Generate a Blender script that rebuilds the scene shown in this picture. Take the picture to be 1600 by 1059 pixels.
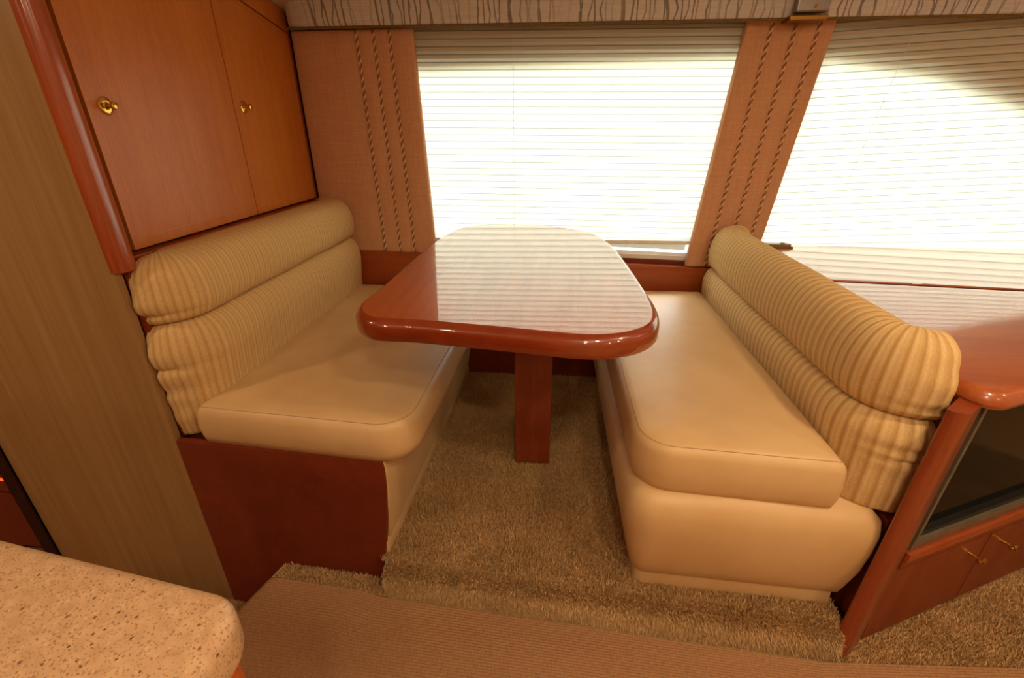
import bpy, bmesh, math, random
import numpy as np
from mathutils import Vector, Matrix
random.seed(4); rng = np.random.default_rng(4)
for o in list(bpy.data.objects): bpy.data.objects.remove(o)
scn = bpy.context.scene
col = scn.collection

# ------------------------------------------------------------------ camera
def cam_setup():
    f, p, y, r = 732.0, math.radians(24.4), math.radians(-5.5), math.radians(-.46)
    fw = Vector((math.sin(y)*math.cos(p), math.cos(y)*math.cos(p), -math.sin(p)))
    rt = Vector((math.cos(y), -math.sin(y), 0)); up = rt.cross(fw)
    rt2 = math.cos(r)*rt + math.sin(r)*up; up2 = -math.sin(r)*rt + math.cos(r)*up
    m = Matrix((( rt2.x, up2.x, -fw.x), (rt2.y, up2.y, -fw.y), (rt2.z, up2.z, -fw.z))).to_4x4()
    m.translation = (0, 0, 1.12)
    cd = bpy.data.cameras.new('camera'); co = bpy.data.objects.new('camera', cd); col.objects.link(co)
    co.matrix_world = m; cd.sensor_width = 36; cd.lens = 36*f/1600; cd.clip_start = .02
    scn.camera = co
cam_setup()

# ------------------------------------------------------------------ world, exposure, lamp power
wd = bpy.data.worlds.new('daylight'); scn.world = wd; wd.use_nodes = True
wn = wd.node_tree.nodes; wl = wd.node_tree.links
sky = wn.new('ShaderNodeTexSky'); sky.sky_type = 'NISHITA'; sky.sun_disc = False
sky.sun_elevation = math.radians(50); sky.sun_rotation = math.radians(20); sky.dust_density = 3; sky.air_density = 1
wl.new(sky.outputs[0], wn['Background'].inputs[0]); wn['Background'].inputs[1].default_value = 2.35
scn.view_settings.view_transform = 'Standard'; scn.view_settings.look = 'None'
scn.view_settings.gamma = 1; scn.view_settings.exposure = 0.0; scn.view_settings.use_curve_mapping = False
LAMP_W = 6.9; LAMP_COL = (1.0, .77, .49)

# ------------------------------------------------------------------ materials
def lin(c): return tuple(((v/255+.055)/1.055)**2.4 if v/255 > .04045 else v/255/12.92 for v in c)+(1,)
class Mat:
    def __init__(s, name, rgb, rough=.5, spec=.5, metal=0, coat=0, coat_r=.05):
        s.m = bpy.data.materials.new(name); s.m.use_nodes = True
        s.nt = s.m.node_tree; s.n = s.nt.nodes; s.l = s.nt.links; s.b = s.n['Principled BSDF']
        s.base = lin(rgb)
        s.b.inputs['Base Color'].default_value = s.base; s.b.inputs['Roughness'].default_value = rough
        s.b.inputs['Specular IOR Level'].default_value = spec; s.b.inputs['Metallic'].default_value = metal
        s.b.inputs['Coat Weight'].default_value = coat; s.b.inputs['Coat IOR'].default_value = 1.55; s.b.inputs['Coat Roughness'].default_value = coat_r
        s.bumpn = None
    def coord(s, kind='Object', scale=(1,1,1), rot=(0,0,0)):
        t = s.n.new('ShaderNodeTexCoord'); mp = s.n.new('ShaderNodeMapping')
        mp.inputs['Scale'].default_value = scale; mp.inputs['Rotation'].default_value = rot
        s.l.new(t.outputs[kind], mp.inputs[0]); return mp.outputs[0]
    def noise(s, vec, scale, detail=4, rough=.55, dist=0):
        t = s.n.new('ShaderNodeTexNoise'); t.inputs['Scale'].default_value = scale; t.inputs['Detail'].default_value = detail
        t.inputs['Roughness'].default_value = rough; t.inputs['Distortion'].default_value = dist
        s.l.new(vec, t.inputs['Vector']); return t.outputs['Fac']
    def wave(s, vec, scale, dirn='X', dist=0, dscale=1, detail=2):
        t = s.n.new('ShaderNodeTexWave'); t.bands_direction = dirn; t.inputs['Scale'].default_value = scale
        t.inputs['Distortion'].default_value = dist; t.inputs['Detail Scale'].default_value = dscale; t.inputs['Detail'].default_value = detail
        s.l.new(vec, t.inputs['Vector']); return t.outputs['Fac']
    def ramp(s, fac, stops):
        r = s.n.new('ShaderNodeValToRGB'); e = r.color_ramp.elements
        while len(e) < len(stops): e.new(.5)
        for q, (p, c) in zip(e, stops): q.position = p; q.color = c if len(c) == 4 else lin(c)
        s.l.new(fac, r.inputs[0]); return r.outputs[0]
    def mix(s, fac, a, b, mode='MIX'):
        x = s.n.new('ShaderNodeMix'); x.data_type = 'RGBA'; x.blend_type = mode
        for sock, v in ((x.inputs[0], fac), (x.inputs[6], a), (x.inputs[7], b)):
            if hasattr(v, 'links'): s.l.new(v, sock)
            else: sock.default_value = v
        return x.outputs[2]
    def math(s, op, a, b=0.0):
        x = s.n.new('ShaderNodeMath'); x.operation = op
        for sock, v in ((x.inputs[0], a), (x.inputs[1], b)):
            if hasattr(v, 'links'): s.l.new(v, sock)
            else: sock.default_value = v
        return x.outputs[0]
    def color(s, out): s.l.new(out, s.b.inputs['Base Color']); return s
    def bump(s, fac, strength=.3, dist=.002):
        b = s.n.new('ShaderNodeBump'); b.inputs['Strength'].default_value = strength; b.inputs['Distance'].default_value = dist
        s.l.new(fac, b.inputs['Height'])
        if s.bumpn: s.l.new(s.bumpn, b.inputs['Normal'])
        s.bumpn = b.outputs[0]; s.l.new(s.bumpn, s.b.inputs['Normal']); return s

def wood(name, a, b, rough, grain=(6, 6, .6), coat=0, coat_r=.04, spec=.5, fine=1.0):
    m = Mat(name, a, rough, spec, coat=coat, coat_r=coat_r)
    v = m.coord('Object', grain)
    n1 = m.noise(v, 3, 5, .6, .6); n2 = m.noise(v, 45*fine, 3, .7)
    c = m.ramp(n1, [(.3, b), (.7, a)])
    k = m.ramp(n2, [(.35, (.72, .72, .72, 1)), (.6, (1, 1, 1, 1))])
    m.color(m.mix(.55, c, k, 'MULTIPLY')); return m.m

M = {}
M['cherry_gloss'] = wood('glossy cherry', (188, 94, 34), (164, 74, 24), .35, (8, 1, 8), coat=1, coat_r=.015)
M['cherry_console'] = wood('glossy cherry console', (184, 94, 38), (162, 74, 26), .35, (1, 8, 8), coat=1, coat_r=.02)
M['cherry'] = wood('satin cherry', (208, 122, 46), (194, 106, 34), .38, (8, 8, .8), spec=.4)
M['cherry_post'] = wood('cherry post', (178, 82, 32), (152, 60, 20), .28, (9, 9, .5), coat=.6, coat_r=.12)
M['cherry_trim'] = wood('cherry trim', (176, 84, 36), (156, 68, 26), .3, (1, 6, 8), coat=.3, coat_r=.1)
M['cherry_dark'] = wood('dark cherry', (134, 54, 28), (118, 44, 22), .5, (3, 3, 3), spec=.35)
M['cherry_console_body'] = wood('cherry console body', (140, 66, 32), (122, 52, 24), .38, (6, 6, .8), spec=.45)
M['console_post'] = wood('dark glossy cherry post', (150, 66, 30), (128, 50, 20), .3, (9, 9, .5), coat=.5, coat_r=.12)
M['table_edge'] = wood('deep cherry edge', (150, 58, 20), (128, 44, 14), .3, (3, 3, 8), coat=1, coat_r=.03)
M['pedestal'] = wood('pedestal cherry', (144, 66, 36), (128, 54, 28), .4, (9, 9, .5), spec=.4)
def mk():
    m = Mat('tan veneer', (176, 138, 88), .4, .4)
    v = m.coord('Object', (1, 1, .03)); n = m.noise(v, 60, 4, .7); w = m.noise(m.coord('Object', (1, 1, .05)), 7, 3)
    c = m.ramp(n, [(.25, (142, 104, 60)), (.5, (160, 122, 76)), (.75, (176, 142, 94))])
    m.color(m.mix(.35, c, m.ramp(w, [(.3, (144, 106, 62)), (.7, (172, 134, 86))]))); M['tan'] = m.m
    m = Mat('cream vinyl', (220, 184, 134), .42, .45)
    v = m.coord('Object'); n = m.noise(v, 500, 2); w = m.noise(v, 5, 3)
    m.color(m.ramp(w, [(.3, (208, 168, 116)), (.7, (220, 184, 134))])); m.bump(n, .12, .0008); M['vinyl'] = m.m
    for key, major in (('rib', .12), ('rib_raking_light', .42)):  # same cloth twice; the second has raking window light painted into its stripes
        m = Mat('ribbed chenille', (222, 188, 134), .9, .15)
        uv = m.coord('UV', (1, 1, 1)); uvn = m.coord('UV', (1, .3, 1))
        w1 = m.wave(uv, .314/.0140, 'X', .6, 1.5); w2 = m.wave(uv, .314/.027, 'X', .7, 1.0); n = m.noise(uvn, 420, 3, .7)
        c = m.ramp(w1, [(.1, (208, 172, 118)), (.6, (226, 192, 138))])
        c = m.mix(major, c, m.ramp(w2, [(.08, (176, 138, 84)), (.45, (224, 192, 138)), (.9, (238, 212, 164))]))
        c = m.mix(.35, c, m.ramp(n, [(.3, (178, 142, 92)), (.62, (246, 228, 190))]), 'MULTIPLY')
        m.color(c); m.bump(w1, .3, .002); m.bump(w2, .25*major, .002); m.bump(n, .3, .0012); M[key] = m.m
    m = Mat('linen', (206, 150, 106), .95, .1)
    a = m.noise(m.coord('Object', (1, 1, .04)), 260, 3, .7); b = m.noise(m.coord('Object', (.04, 1, 1)), 260, 3, .7)
    g = m.noise(m.coord('Object', (1, 1, .15)), 8, 3)
    ca = m.ramp(a, [(.3, (188, 132, 94)), (.7, (222, 176, 138))]); cb = m.ramp(b, [(.3, (188, 134, 96)), (.7, (222, 176, 140))])
    m.color(m.mix(.25, m.mix(.5, ca, cb), m.ramp(g, [(.3, (192, 138, 98)), (.7, (218, 170, 130))])))
    m.bump(a, .2, .001); m.bump(b, .2, .001); M['linen'] = m.m
    m = Mat('cord cream', (232, 200, 160), .9, .1); n = m.noise(m.coord('Object'), 300); m.color(m.ramp(n, [(.3, (214, 176, 132)), (.7, (240, 214, 178))])); M['cord'] = m.m
    m = Mat('cord brown', (158, 104, 66), .9, .1); n = m.noise(m.coord('Object'), 300); m.color(m.ramp(n, [(.3, (142, 92, 56)), (.7, (172, 118, 78))])); M['cord_brown'] = m.m
    # valance print: groups of thin branching dark strokes on pale grey-beige cloth
    m = Mat('printed valance', (206, 204, 204), .95, .1)
    v = m.coord('Object', (1, 1, 1)); vs = m.coord('Object', (1, 0.0, .22))
    line = m.wave(v, 8.5, 'X', 3.4, 1.6, 1.0)
    t = m.wave(m.coord('Object', (1, 0, .35), (0, .12, 0)), 6.3, 'X', 3.6, 2.0, 1.0)
    l1 = m.ramp(line, [(.0, (1, 1, 1, 1)), (.025, (1, 1, 1, 1)), (.075, (0, 0, 0, 1))]); l2 = m.ramp(t, [(.0, (1, 1, 1, 1)), (.02, (1, 1, 1, 1)), (.06, (0, 0, 0, 1))])
    msk = m.ramp(m.noise(vs, 7, 2), [(.38, (.15, .15, .15, 1)), (.52, (1, 1, 1, 1))])
    f = m.math('MULTIPLY', m.math('MAXIMUM', l1, l2), m.math('MULTIPLY', msk, .75))
    thread = m.noise(m.coord('Object', (.05, 1, 1)), 300, 3)
    basec = m.mix(.3, m.ramp(thread, [(.3, (198, 194, 190)), (.7, (222, 220, 216))]), m.ramp(m.noise(vs, 9, 2), [(.35, (198, 198, 198)), (.65, (222, 210, 196))]))
    m.color(m.mix(f, basec, lin((96, 92, 86)))); M['valance'] = m.m
    m = Mat('piping olive', (120, 98, 58), .85, .1); n = m.noise(m.coord('Object'), 200); m.color(m.ramp(n, [(.3, (104, 82, 46)), (.7, (132, 110, 66))])); M['piping'] = m.m
    m = Mat('ceiling vinyl', (222, 200, 174), .8, .2); n = m.noise(m.coord('Object'), 30, 3); m.color(m.ramp(n, [(.3, (216, 194, 168)), (.7, (226, 206, 182))])); M['ceiling'] = m.m
    m = Mat('carpet backing', (186, 146, 96), 1, .05); n = m.noise(m.coord('Object'), 180, 4); m.color(m.ramp(n, [(.3, (166, 126, 78)), (.7, (206, 168, 114))])); m.bump(n, .6, .004); M['carpet'] = m.m
    m = Mat('carpet pile', (188, 152, 104), .95, .05)
    at = m.n.new('ShaderNodeAttribute'); at.attribute_name = 'shade'
    w = m.noise(m.coord('Object'), 6, 3)
    c = m.ramp(at.outputs['Fac'], [(0, (168, 128, 80)), (.5, (212, 172, 118)), (1, (240, 208, 158))])
    m.color(m.mix(.35, c, m.ramp(w, [(.35, (172, 134, 86)), (.65, (226, 184, 132))]))); M['pile'] = m.m
    m = Mat('ribbed runner', (164, 118, 80), .95, .05)
    a = m.noise(m.coord('Object', (1, .3, 1)), 220, 3, .7); b = m.noise(m.coord('Object', (.2, 1, 1)), 5, 3)
    m.color(m.mix(.4, m.ramp(a, [(.3, (138, 98, 66)), (.7, (184, 140, 102))]), m.ramp(b, [(.3, (152, 108, 74)), (.7, (176, 132, 94))]))); m.bump(a, .5, .002); M['runner'] = m.m
    # speckled solid surface
    m = Mat('speckled worktop', (200, 160, 124), .3, .5)
    v = m.coord('Object'); c = m.ramp(m.noise(v, 90, 3), [(.3, (186, 146, 110)), (.7, (204, 166, 128))])
    for sc, th, cc, dim in ((300, .26, (120, 84, 56), .65), (130, .16, (84, 66, 44), .85), (210, .2, (226, 194, 152), .4), (520, .34, (150, 108, 74), .7)):
        vo = m.n.new('ShaderNodeTexVoronoi'); vo.inputs['Scale'].default_value = sc; m.l.new(v, vo.inputs['Vector'])
        k = m.math('LESS_THAN', vo.outputs['Distance'], th); 
        sel = m.math('GREATER_THAN', m.n.new('ShaderNodeSeparateColor').outputs[0], .0) if False else None
        sp = m.n.new('ShaderNodeSeparateColor'); m.l.new(vo.outputs['Color'], sp.inputs[0])
        k = m.math('MULTIPLY', m.math('MULTIPLY', k, m.math('GREATER_THAN', sp.outputs[0], .45)), dim)
        c = m.mix(k, c, lin(cc))
    m.color(c); M['worktop'] = m.m
    def metal(name, rgb, r): 
        q = Mat(name, rgb, r, .5, metal=1); n = q.noise(q.coord('Object'), 60); q.color(q.ramp(n, [(.3, tuple(int(v*.94) for v in rgb)), (.7, rgb)])); return q.m
    M['brass'] = metal('polished brass', (226, 182, 84), .16); M['steel'] = metal('grey metal', (150, 140, 132), .35); M['brass_dull'] = metal('dull brass', (160, 116, 56), .35)
    m = Mat('white frame', (236, 232, 226), .35, .5); n = m.noise(m.coord('Object'), 20); m.color(m.ramp(n, [(.3, (230, 226, 220)), (.7, (240, 236, 230))])); M['white'] = m.m
    m = Mat('tv glass', (14, 16, 14), .10, .12); n = m.noise(m.coord('Object'), 3); m.color(m.ramp(n, [(.3, (12, 14, 12)), (.7, (22, 24, 20))])); M['screen'] = m.m
    m = Mat('silver bezel', (128, 122, 104), .4, .5, metal=.6); n = m.noise(m.coord('Object'), 30); m.color(m.ramp(n, [(.3, (120, 114, 96)), (.7, (138, 132, 114))])); M['silver'] = m.m
    m = Mat('black plastic', (22, 18, 16), .5, .4); n = m.noise(m.coord('Object'), 30); m.color(m.ramp(n, [(.3, (18, 14, 12)), (.7, (28, 24, 20))])); M['black'] = m.m
    m = Mat('dark joint', (50, 18, 10), .7, .2); n = m.noise(m.coord('Object'), 30); m.color(m.ramp(n, [(.3, (44, 16, 8)), (.7, (58, 22, 12))])); M['joint'] = m.m
    m = Mat('inlay', (206, 136, 60), .4, .4); n = m.noise(m.coord('Object'), 60); m.color(m.ramp(n, [(.3, (198, 126, 54)), (.7, (212, 142, 66))])); M['inlay'] = m.m
    m = Mat('thread', (190, 152, 106), .8, .2); n = m.noise(m.coord('Object'), 400); m.color(m.ramp(n, [(.3, (176, 138, 92)), (.7, (200, 164, 118))])); M['thread'] = m.m
    # pleated shade: diffusing cloth that lets daylight through
    m = Mat('shade cloth', (240, 240, 230), .9, .1)
    uv = m.coord('UV'); w = m.wave(uv, 1.0/ (2*math.pi) * 2*math.pi * .05 * 20 / 1.0, 'Y')
    sx = m.n.new('ShaderNodeSeparateXYZ'); m.l.new(uv, sx.inputs[0])
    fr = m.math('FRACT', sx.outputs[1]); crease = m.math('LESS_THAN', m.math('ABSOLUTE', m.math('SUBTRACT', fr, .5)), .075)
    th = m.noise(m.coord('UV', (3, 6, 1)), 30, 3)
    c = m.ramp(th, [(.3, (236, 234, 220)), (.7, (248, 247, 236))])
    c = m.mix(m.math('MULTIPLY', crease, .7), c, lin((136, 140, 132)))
    m.n.remove(m.b)
    df = m.n.new('ShaderNodeBsdfDiffuse'); tr = m.n.new('ShaderNodeBsdfTranslucent'); mx = m.n.new('ShaderNodeMixShader'); mx.inputs[0].default_value = .5
    m.l.new(c, df.inputs[0]); m.l.new(m.mix(1.0, c, lin((250, 252, 240)), 'MULTIPLY'), tr.inputs[0]); m.l.new(df.outputs[0], mx.inputs[1]); m.l.new(tr.outputs[0], mx.inputs[2])
    m.l.new(mx.outputs[0], m.n['Material Output'].inputs[0]); M['shade'] = m.m
    m = Mat('window glass', (230, 240, 236), .02, .5); m.n.remove(m.b)
    t1 = m.n.new('ShaderNodeBsdfTransparent'); t1.inputs[0].default_value = (.93, .96, .94, 1); g = m.n.new('ShaderNodeBsdfGlossy'); g.inputs['Roughness'].default_value = .02
    mx = m.n.new('ShaderNodeMixShader'); fz = m.n.new('ShaderNodeFresnel'); m.l.new(fz.outputs[0], mx.inputs[0]); m.l.new(t1.outputs[0], mx.inputs[1]); m.l.new(g.outputs[0], mx.inputs[2])
    m.l.new(mx.outputs[0], m.n['Material Output'].inputs[0]); M['glass'] = m.m
    m = Mat('lamp lens', (255, 230, 190), .3); m.b.inputs['Emission Color'].default_value = (1, .82, .58, 1); m.b.inputs['Emission Strength'].default_value = 12; M['lens'] = m.m
    m = Mat('orange glow', (255, 90, 30), .4); m.b.inputs['Emission Color'].default_value = (1, .12, .02, 1); m.b.inputs['Emission Strength'].default_value = 1.0; M['painted_highlight'] = m.m  # self-lit colour standing in for a reflected highlight
mk()

# ------------------------------------------------------------------ builders
def tag(o, label=None, cat=None, group=None, kind=None):
    for k, v in (('label', label), ('category', cat), ('group', group), ('kind', kind)):
        if v: o[k] = v
    return o
def empty(name, loc):
    o = bpy.data.objects.new(name, None); col.objects.link(o); o.location = loc; o.empty_display_size = .05; return o
def wloc(p):
    v = Vector((0, 0, 0))
    while p: v += p.location; p = p.parent
    return v
def obj(name, geo, mat, parent=None, smooth=False, auto=35):
    """geo: (verts, faces[, uvs]) in world coordinates; the object's origin is its own base"""
    verts, faces = geo[0], geo[1]
    V = np.array(verts, float).reshape(-1, 3)
    lo, hi = V.min(0), V.max(0); org = np.array([(lo[0]+hi[0])/2, (lo[1]+hi[1])/2, lo[2]])
    me = bpy.data.meshes.new(name); me.from_pydata((V-org).tolist(), [], [list(f) for f in faces])
    if len(geo) > 2 and geo[2] is not None:
        u = me.uv_layers.new(name='UVMap'); uv = geo[2]
        li = np.zeros(len(me.loops), dtype=np.int32); me.loops.foreach_get('vertex_index', li)
        u.data.foreach_set('uv', np.array(uv, float)[li].ravel())
    me.materials.append(M[mat] if isinstance(mat, str) else mat)
    bm = bmesh.new(); bm.from_mesh(me); bmesh.ops.recalc_face_normals(bm, faces=bm.faces); bm.to_mesh(me); bm.free()
    if smooth:
        for p in me.polygons: p.use_smooth = True
        if auto: me.set_sharp_from_angle(angle=math.radians(auto))
    o = bpy.data.objects.new(name, me); col.objects.link(o)
    if parent: o.parent = parent
    o.location = Vector(org) - (wloc(parent) if parent else Vector((0, 0, 0)))
    return o
def join(*gs):
    V, F = [], []
    for g in gs:
        n = len(V); V += [tuple(v) for v in g[0]]; F += [[i+n for i in f] for f in g[1]]
    return V, F
def box(x0, x1, y0, y1, z0, z1, r=0.0):
    if r <= 0:
        V = [(x, y, z) for z in (z0, z1) for y in (y0, y1) for x in (x0, x1)]
        return V, [(0, 2, 3, 1), (4, 5, 7, 6), (0, 1, 5, 4), (2, 6, 7, 3), (0, 4, 6, 2), (1, 3, 7, 5)]
    bm = bmesh.new(); bmesh.ops.create_cube(bm, size=1)
    for v in bm.verts: v.co = ((x0+x1)/2+v.co.x*(x1-x0), (y0+y1)/2+v.co.y*(y1-y0), (z0+z1)/2+v.co.z*(z1-z0))
    bmesh.ops.bevel(bm, geom=bm.edges[:], offset=r, segments=3, profile=.5, affect='EDGES')
    g = ([tuple(v.co) for v in bm.verts], [[v.index for v in f.verts] for f in bm.faces]); bm.free(); return g
def tf(g, fn): return ([fn(*v) for v in g[0]],) + tuple(g[1:])
def prism(poly, axis, a, b):
    """extrude a 2D polygon along an axis ('x': poly=(y,z), 'y': (x,z), 'z': (x,y))"""
    n = len(poly); put = {'x': lambda p, t: (t, p[0], p[1]), 'y': lambda p, t: (p[0], t, p[1]), 'z': lambda p, t: (p[0], p[1], t)}[axis]
    V = [put(p, a) for p in poly] + [put(p, b) for p in poly]
    return V, [list(range(n))[::-1], list(range(n, 2*n))] + [(i, (i+1) % n, (i+1) % n+n, i+n) for i in range(n)]
def outline_normals(P):
    P = np.array(P, float); d = np.roll(P, -1, 0)-np.roll(P, 1, 0); d /= np.linalg.norm(d, axis=1)[:, None]
    return P, np.stack([d[:, 1], -d[:, 0]], 1)      # outward for a counter-clockwise outline
def slab(P, prof, zfun=None):
    """closed outline swept through (inset, z) rings"""
    P, N = outline_normals(P); n = len(P); V = []; F = []
    for ins, z in prof:
        for p, q in zip(P, N): V.append((p[0]-q[0]*ins, p[1]-q[1]*ins, z))
    for k in range(len(prof)-1):
        for i in range(n): F.append((k*n+i, k*n+(i+1) % n, (k+1)*n+(i+1) % n, (k+1)*n+i))
    F.append(list(range(n))[::-1]); F.append([(len(prof)-1)*n+i for i in range(n)])
    return V, F
def slab_r(P, R, prof, n=6):
    """rounded polygon swept through (inset, z) rings; edges are offset and the corner radius shrinks with them"""
    m = len(P); R = R if hasattr(R, '__len__') else [R]*m; P = [Vector(p) for p in P]; V = []; F = []
    rings = []
    for ins, z in prof:
        Q = []
        for i in range(m):
            a = (P[i]-P[i-1]).normalized(); b = (P[(i+1) % m]-P[i]).normalized()
            na = Vector((-a.y, a.x)); nb = Vector((-b.y, b.x)); k = (na+nb)/(1+na.dot(nb)); Q.append(tuple(P[i]+k*ins))
        rings.append(rpoly(Q, [max(r-ins, .002) for r in R], n)); V += [(x, y, z) for x, y in rings[-1]]
    c = len(rings[0])
    for k in range(len(prof)-1):
        for i in range(c): F.append((k*c+i, k*c+(i+1) % c, (k+1)*c+(i+1) % c, (k+1)*c+i))
    F.append(list(range(c))[::-1]); F.append([(len(prof)-1)*c+i for i in range(c)])
    return V, F
def rprof(z0, z1, r, n=6, r2=None):
    r2 = r if r2 is None else r2; L = []
    for i in range(n+1): a = i/n*math.pi/2; L.append((r2*(1-math.sin(a)), z0+r2*(1-math.cos(a))))
    for i in range(n+1): a = i/n*math.pi/2; L.append((r*(1-math.cos(a)), z1-r*(1-math.sin(a))))
    return L
def rpoly(P, R, n=8):
    """round the corners of a counter-clockwise polygon; R: radius or one for each corner"""
    out = []; m = len(P)
    for i in range(m):
        r = R if not hasattr(R, '__len__') else R[i]
        p = Vector(P[i]).to_2d() if len(P[i]) == 3 else Vector(P[i]); a = (Vector(P[i-1])-p).normalized(); b = (Vector(P[(i+1) % m])-p).normalized()
        if r <= 0: out.append(tuple(p)); continue
        ang = a.angle(b); t = r/math.tan(ang/2); c = p+(a+b).normalized()*(r/math.sin(ang/2))
        s, e = p+a*t-c, p+b*t-c
        a0 = math.atan2(s.y, s.x); a1 = math.atan2(e.y, e.x); dlt = (a1-a0+math.pi) % (2*math.pi)-math.pi
        for k in range(n+1): out.append((c.x+r*math.cos(a0+dlt*k/n), c.y+r*math.sin(a0+dlt*k/n)))
    return out
def catmull(P, n=8):
    out = []; m = len(P); P = [Vector(p) for p in P]
    for i in range(m):
        a, b, c, d = P[i-1], P[i], P[(i+1) % m], P[(i+2) % m]
        for k in range(n):
            t = k/n; out.append(tuple(.5*((2*b)+(c-a)*t+(2*a-5*b+4*c-d)*t*t+(3*b-a-3*c+d)*t**3)))
    return out
def tube(path, r, n=8, closed=False):
    P = [Vector(p) for p in path]; V = []; F = []; m = len(P); up = Vector((.13, .21, .97)).normalized()
    prev = None
    for i in range(m):
        t = ((P[(i+1) % m]-P[i-1]) if closed or 0 < i < m-1 else (P[1]-P[0] if i == 0 else P[-1]-P[-2])).normalized()
        s = prev-t*prev.dot(t) if prev else t.cross(up if abs(t.dot(up)) < .9 else Vector((1, 0, 0)))
        s.normalize(); prev = s; w = t.cross(s)
        for k in range(n): a = 2*math.pi*k/n; V.append(tuple(P[i]+s*(r*math.cos(a))+w*(r*math.sin(a))))
    for i in range(m if closed else m-1):
        for k in range(n): F.append((i*n+k, i*n+(k+1) % n, ((i+1) % m)*n+(k+1) % n, ((i+1) % m)*n+k))
    if not closed: F += [list(range(n))[::-1], [(m-1)*n+k for k in range(n)]]
    return V, F
def lathe(prof, c, axis, n=20):
    """prof: (radius, distance along axis)"""
    ax = Vector(axis).normalized(); s = ax.orthogonal().normalized(); w = ax.cross(s); c = Vector(c); V = []; F = []
    for r, h in prof:
        for k in range(n): a = 2*math.pi*k/n; V.append(tuple(c+ax*h+s*(max(r, 1e-4)*math.cos(a))+w*(max(r, 1e-4)*math.sin(a))))
    for i in range(len(prof)-1):
        for k in range(n): F.append((i*n+k, i*n+(k+1) % n, (i+1)*n+(k+1) % n, (i+1)*n+k))
    F += [list(range(n))[::-1], [(len(prof)-1)*n+k for k in range(n)]]
    return V, F
def struct(name, geo, mat, label=None, cat=None, **k):
    return tag(obj(name, geo, mat, None, **k), label, cat, kind='structure')

# ================================================================== THE SETTING
SK = -.066                                   # the aisle edge runs a little askew to the window wall
def step_y(x): return .885 + SK*(x+.44)      # front edge of the carpeted dinette platform
def bench_end(x): return .97 + SK*(x+1.0)    # near end of the left bench
AISLE = -.10; LAND = -.31
body = prism([(-1.02, 2.12), (-.46, step_y(-.46)+.034), (.74, step_y(.74)+.034), (.80, 2.12)], 'z', -.34, -.012)
nose = [(.04, -.012), (.04, -.2), (.003, -.2)]+[(.002+.034*(1-math.sin(a)), -.012-.034*(1-math.cos(a))) for a in np.linspace(math.pi/2, 0, 8)]
nose = tf(prism(nose, 'x', -.458, .728), lambda x, y, z: (x, y+step_y(x), z-.001))
struct('floor', join(body, nose), 'carpet', 'raised dinette floor under the beige carpet between the benches', 'floor')
aisle_poly = [(-.80, .96), (-1.02, .20), (-1.2, -.5), (-1.2, -2.3), (3.1, -2.3), (3.1, 2.12), (.80, 2.12), (.80, .90), (.72, .80), (-.46, .88)]
struct('floor.001', prism(aisle_poly[::-1], 'z', -.34, AISLE), 'carpet', 'lower aisle floor beneath the ribbed runner', 'floor')
struct('floor.002', prism([(-3.2, -2.3), (-.6, -2.3), (-.6, 1.2), (-3.2, 1.2)], 'z', LAND-.05, LAND-.005), 'carpet', 'sunken landing floor beside the tan panel', 'floor')

# window wall with its two openings (glass stands behind, pleated shades hang in front)
LW = [(-.66, .615), (.60, .575), (.70, 1.385), (-.66, 1.36)]             # left opening, x-z, counter-clockwise
RW = [(.86, .62), (2.35, .62), (2.30, 1.02), (2.0, 1.12), (1.70, 1.215), (1.38, 1.315), (1.10, 1.358), (.95, 1.362)]
def wall_with_holes(x0, x1, z0, z1, y0, y1, holes):
    bm = bmesh.new(); loops = []
    for poly in [[(x0, z0), (x1, z0), (x1, z1), (x0, z1)]]+holes:
        vs = [bm.verts.new((p[0], y0, p[1])) for p in poly]
        loops += [bm.edges.new((vs[i], vs[(i+1) % len(vs)])) for i in range(len(vs))]
    fl = bmesh.ops.triangle_fill(bm, edges=loops, use_beauty=True)['geom']
    faces = [g for g in fl if isinstance(g, bmesh.types.BMFace)]
    ex = bmesh.ops.extrude_face_region(bm, geom=faces)['geom']
    for g in ex:
        if isinstance(g, bmesh.types.BMVert): g.co.y = y1
    bm.verts.index_update(); bm.normal_update()
    g = ([tuple(v.co) for v in bm.verts], [[v.index for v in f.verts] for f in bm.faces]); bm.free(); return g
struct('wall_back', wall_with_holes(-3.2, 3.1, -.4, 1.95, 2.16, 2.22, [LW, RW]), 'ceiling', 'pale hull side wall behind the window shades', 'wall')
def window(name, poly, label):
    cx = sum(p[0] for p in poly)/len(poly); zb = min(p[1] for p in poly)
    t = tag(empty(name, (cx, 2.19, zb)), label, 'window', kind='structure')
    loop = [(p[0], 2.175, p[1]) for p in poly]
    P, N = outline_normals(poly)
    def ring(i0, i1, y0, y1):
        n = len(P); V = []
        for y in (y0, y1):
            for ins in (i0, i1): V += [(p[0]-q[0]*ins, y, p[1]-q[1]*ins) for p, q in zip(P, N)]
        F = []
        for i in range(n):
            j = (i+1) % n; F += [(i, j, n+j, n+i), (2*n+i, 3*n+i, 3*n+j, 2*n+j), (i, 2*n+i, 2*n+j, j), (n+i, n+j, 3*n+j, 3*n+i)]
        return V, F
    obj('window_frame', ring(-.002, .022, 2.150, 2.20), 'white', t)
    obj('frame_lip', ring(-.016, .006, 2.140, 2.150), 'white', t)
    V, F = prism(poly, 'y', 2.205, 2.211); obj('pane', (V, F), 'glass', t)
window('window_1', LW, 'white-framed window behind the shade over the table')
window('window_2', RW, 'white-framed window behind the shade above the television console')

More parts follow.
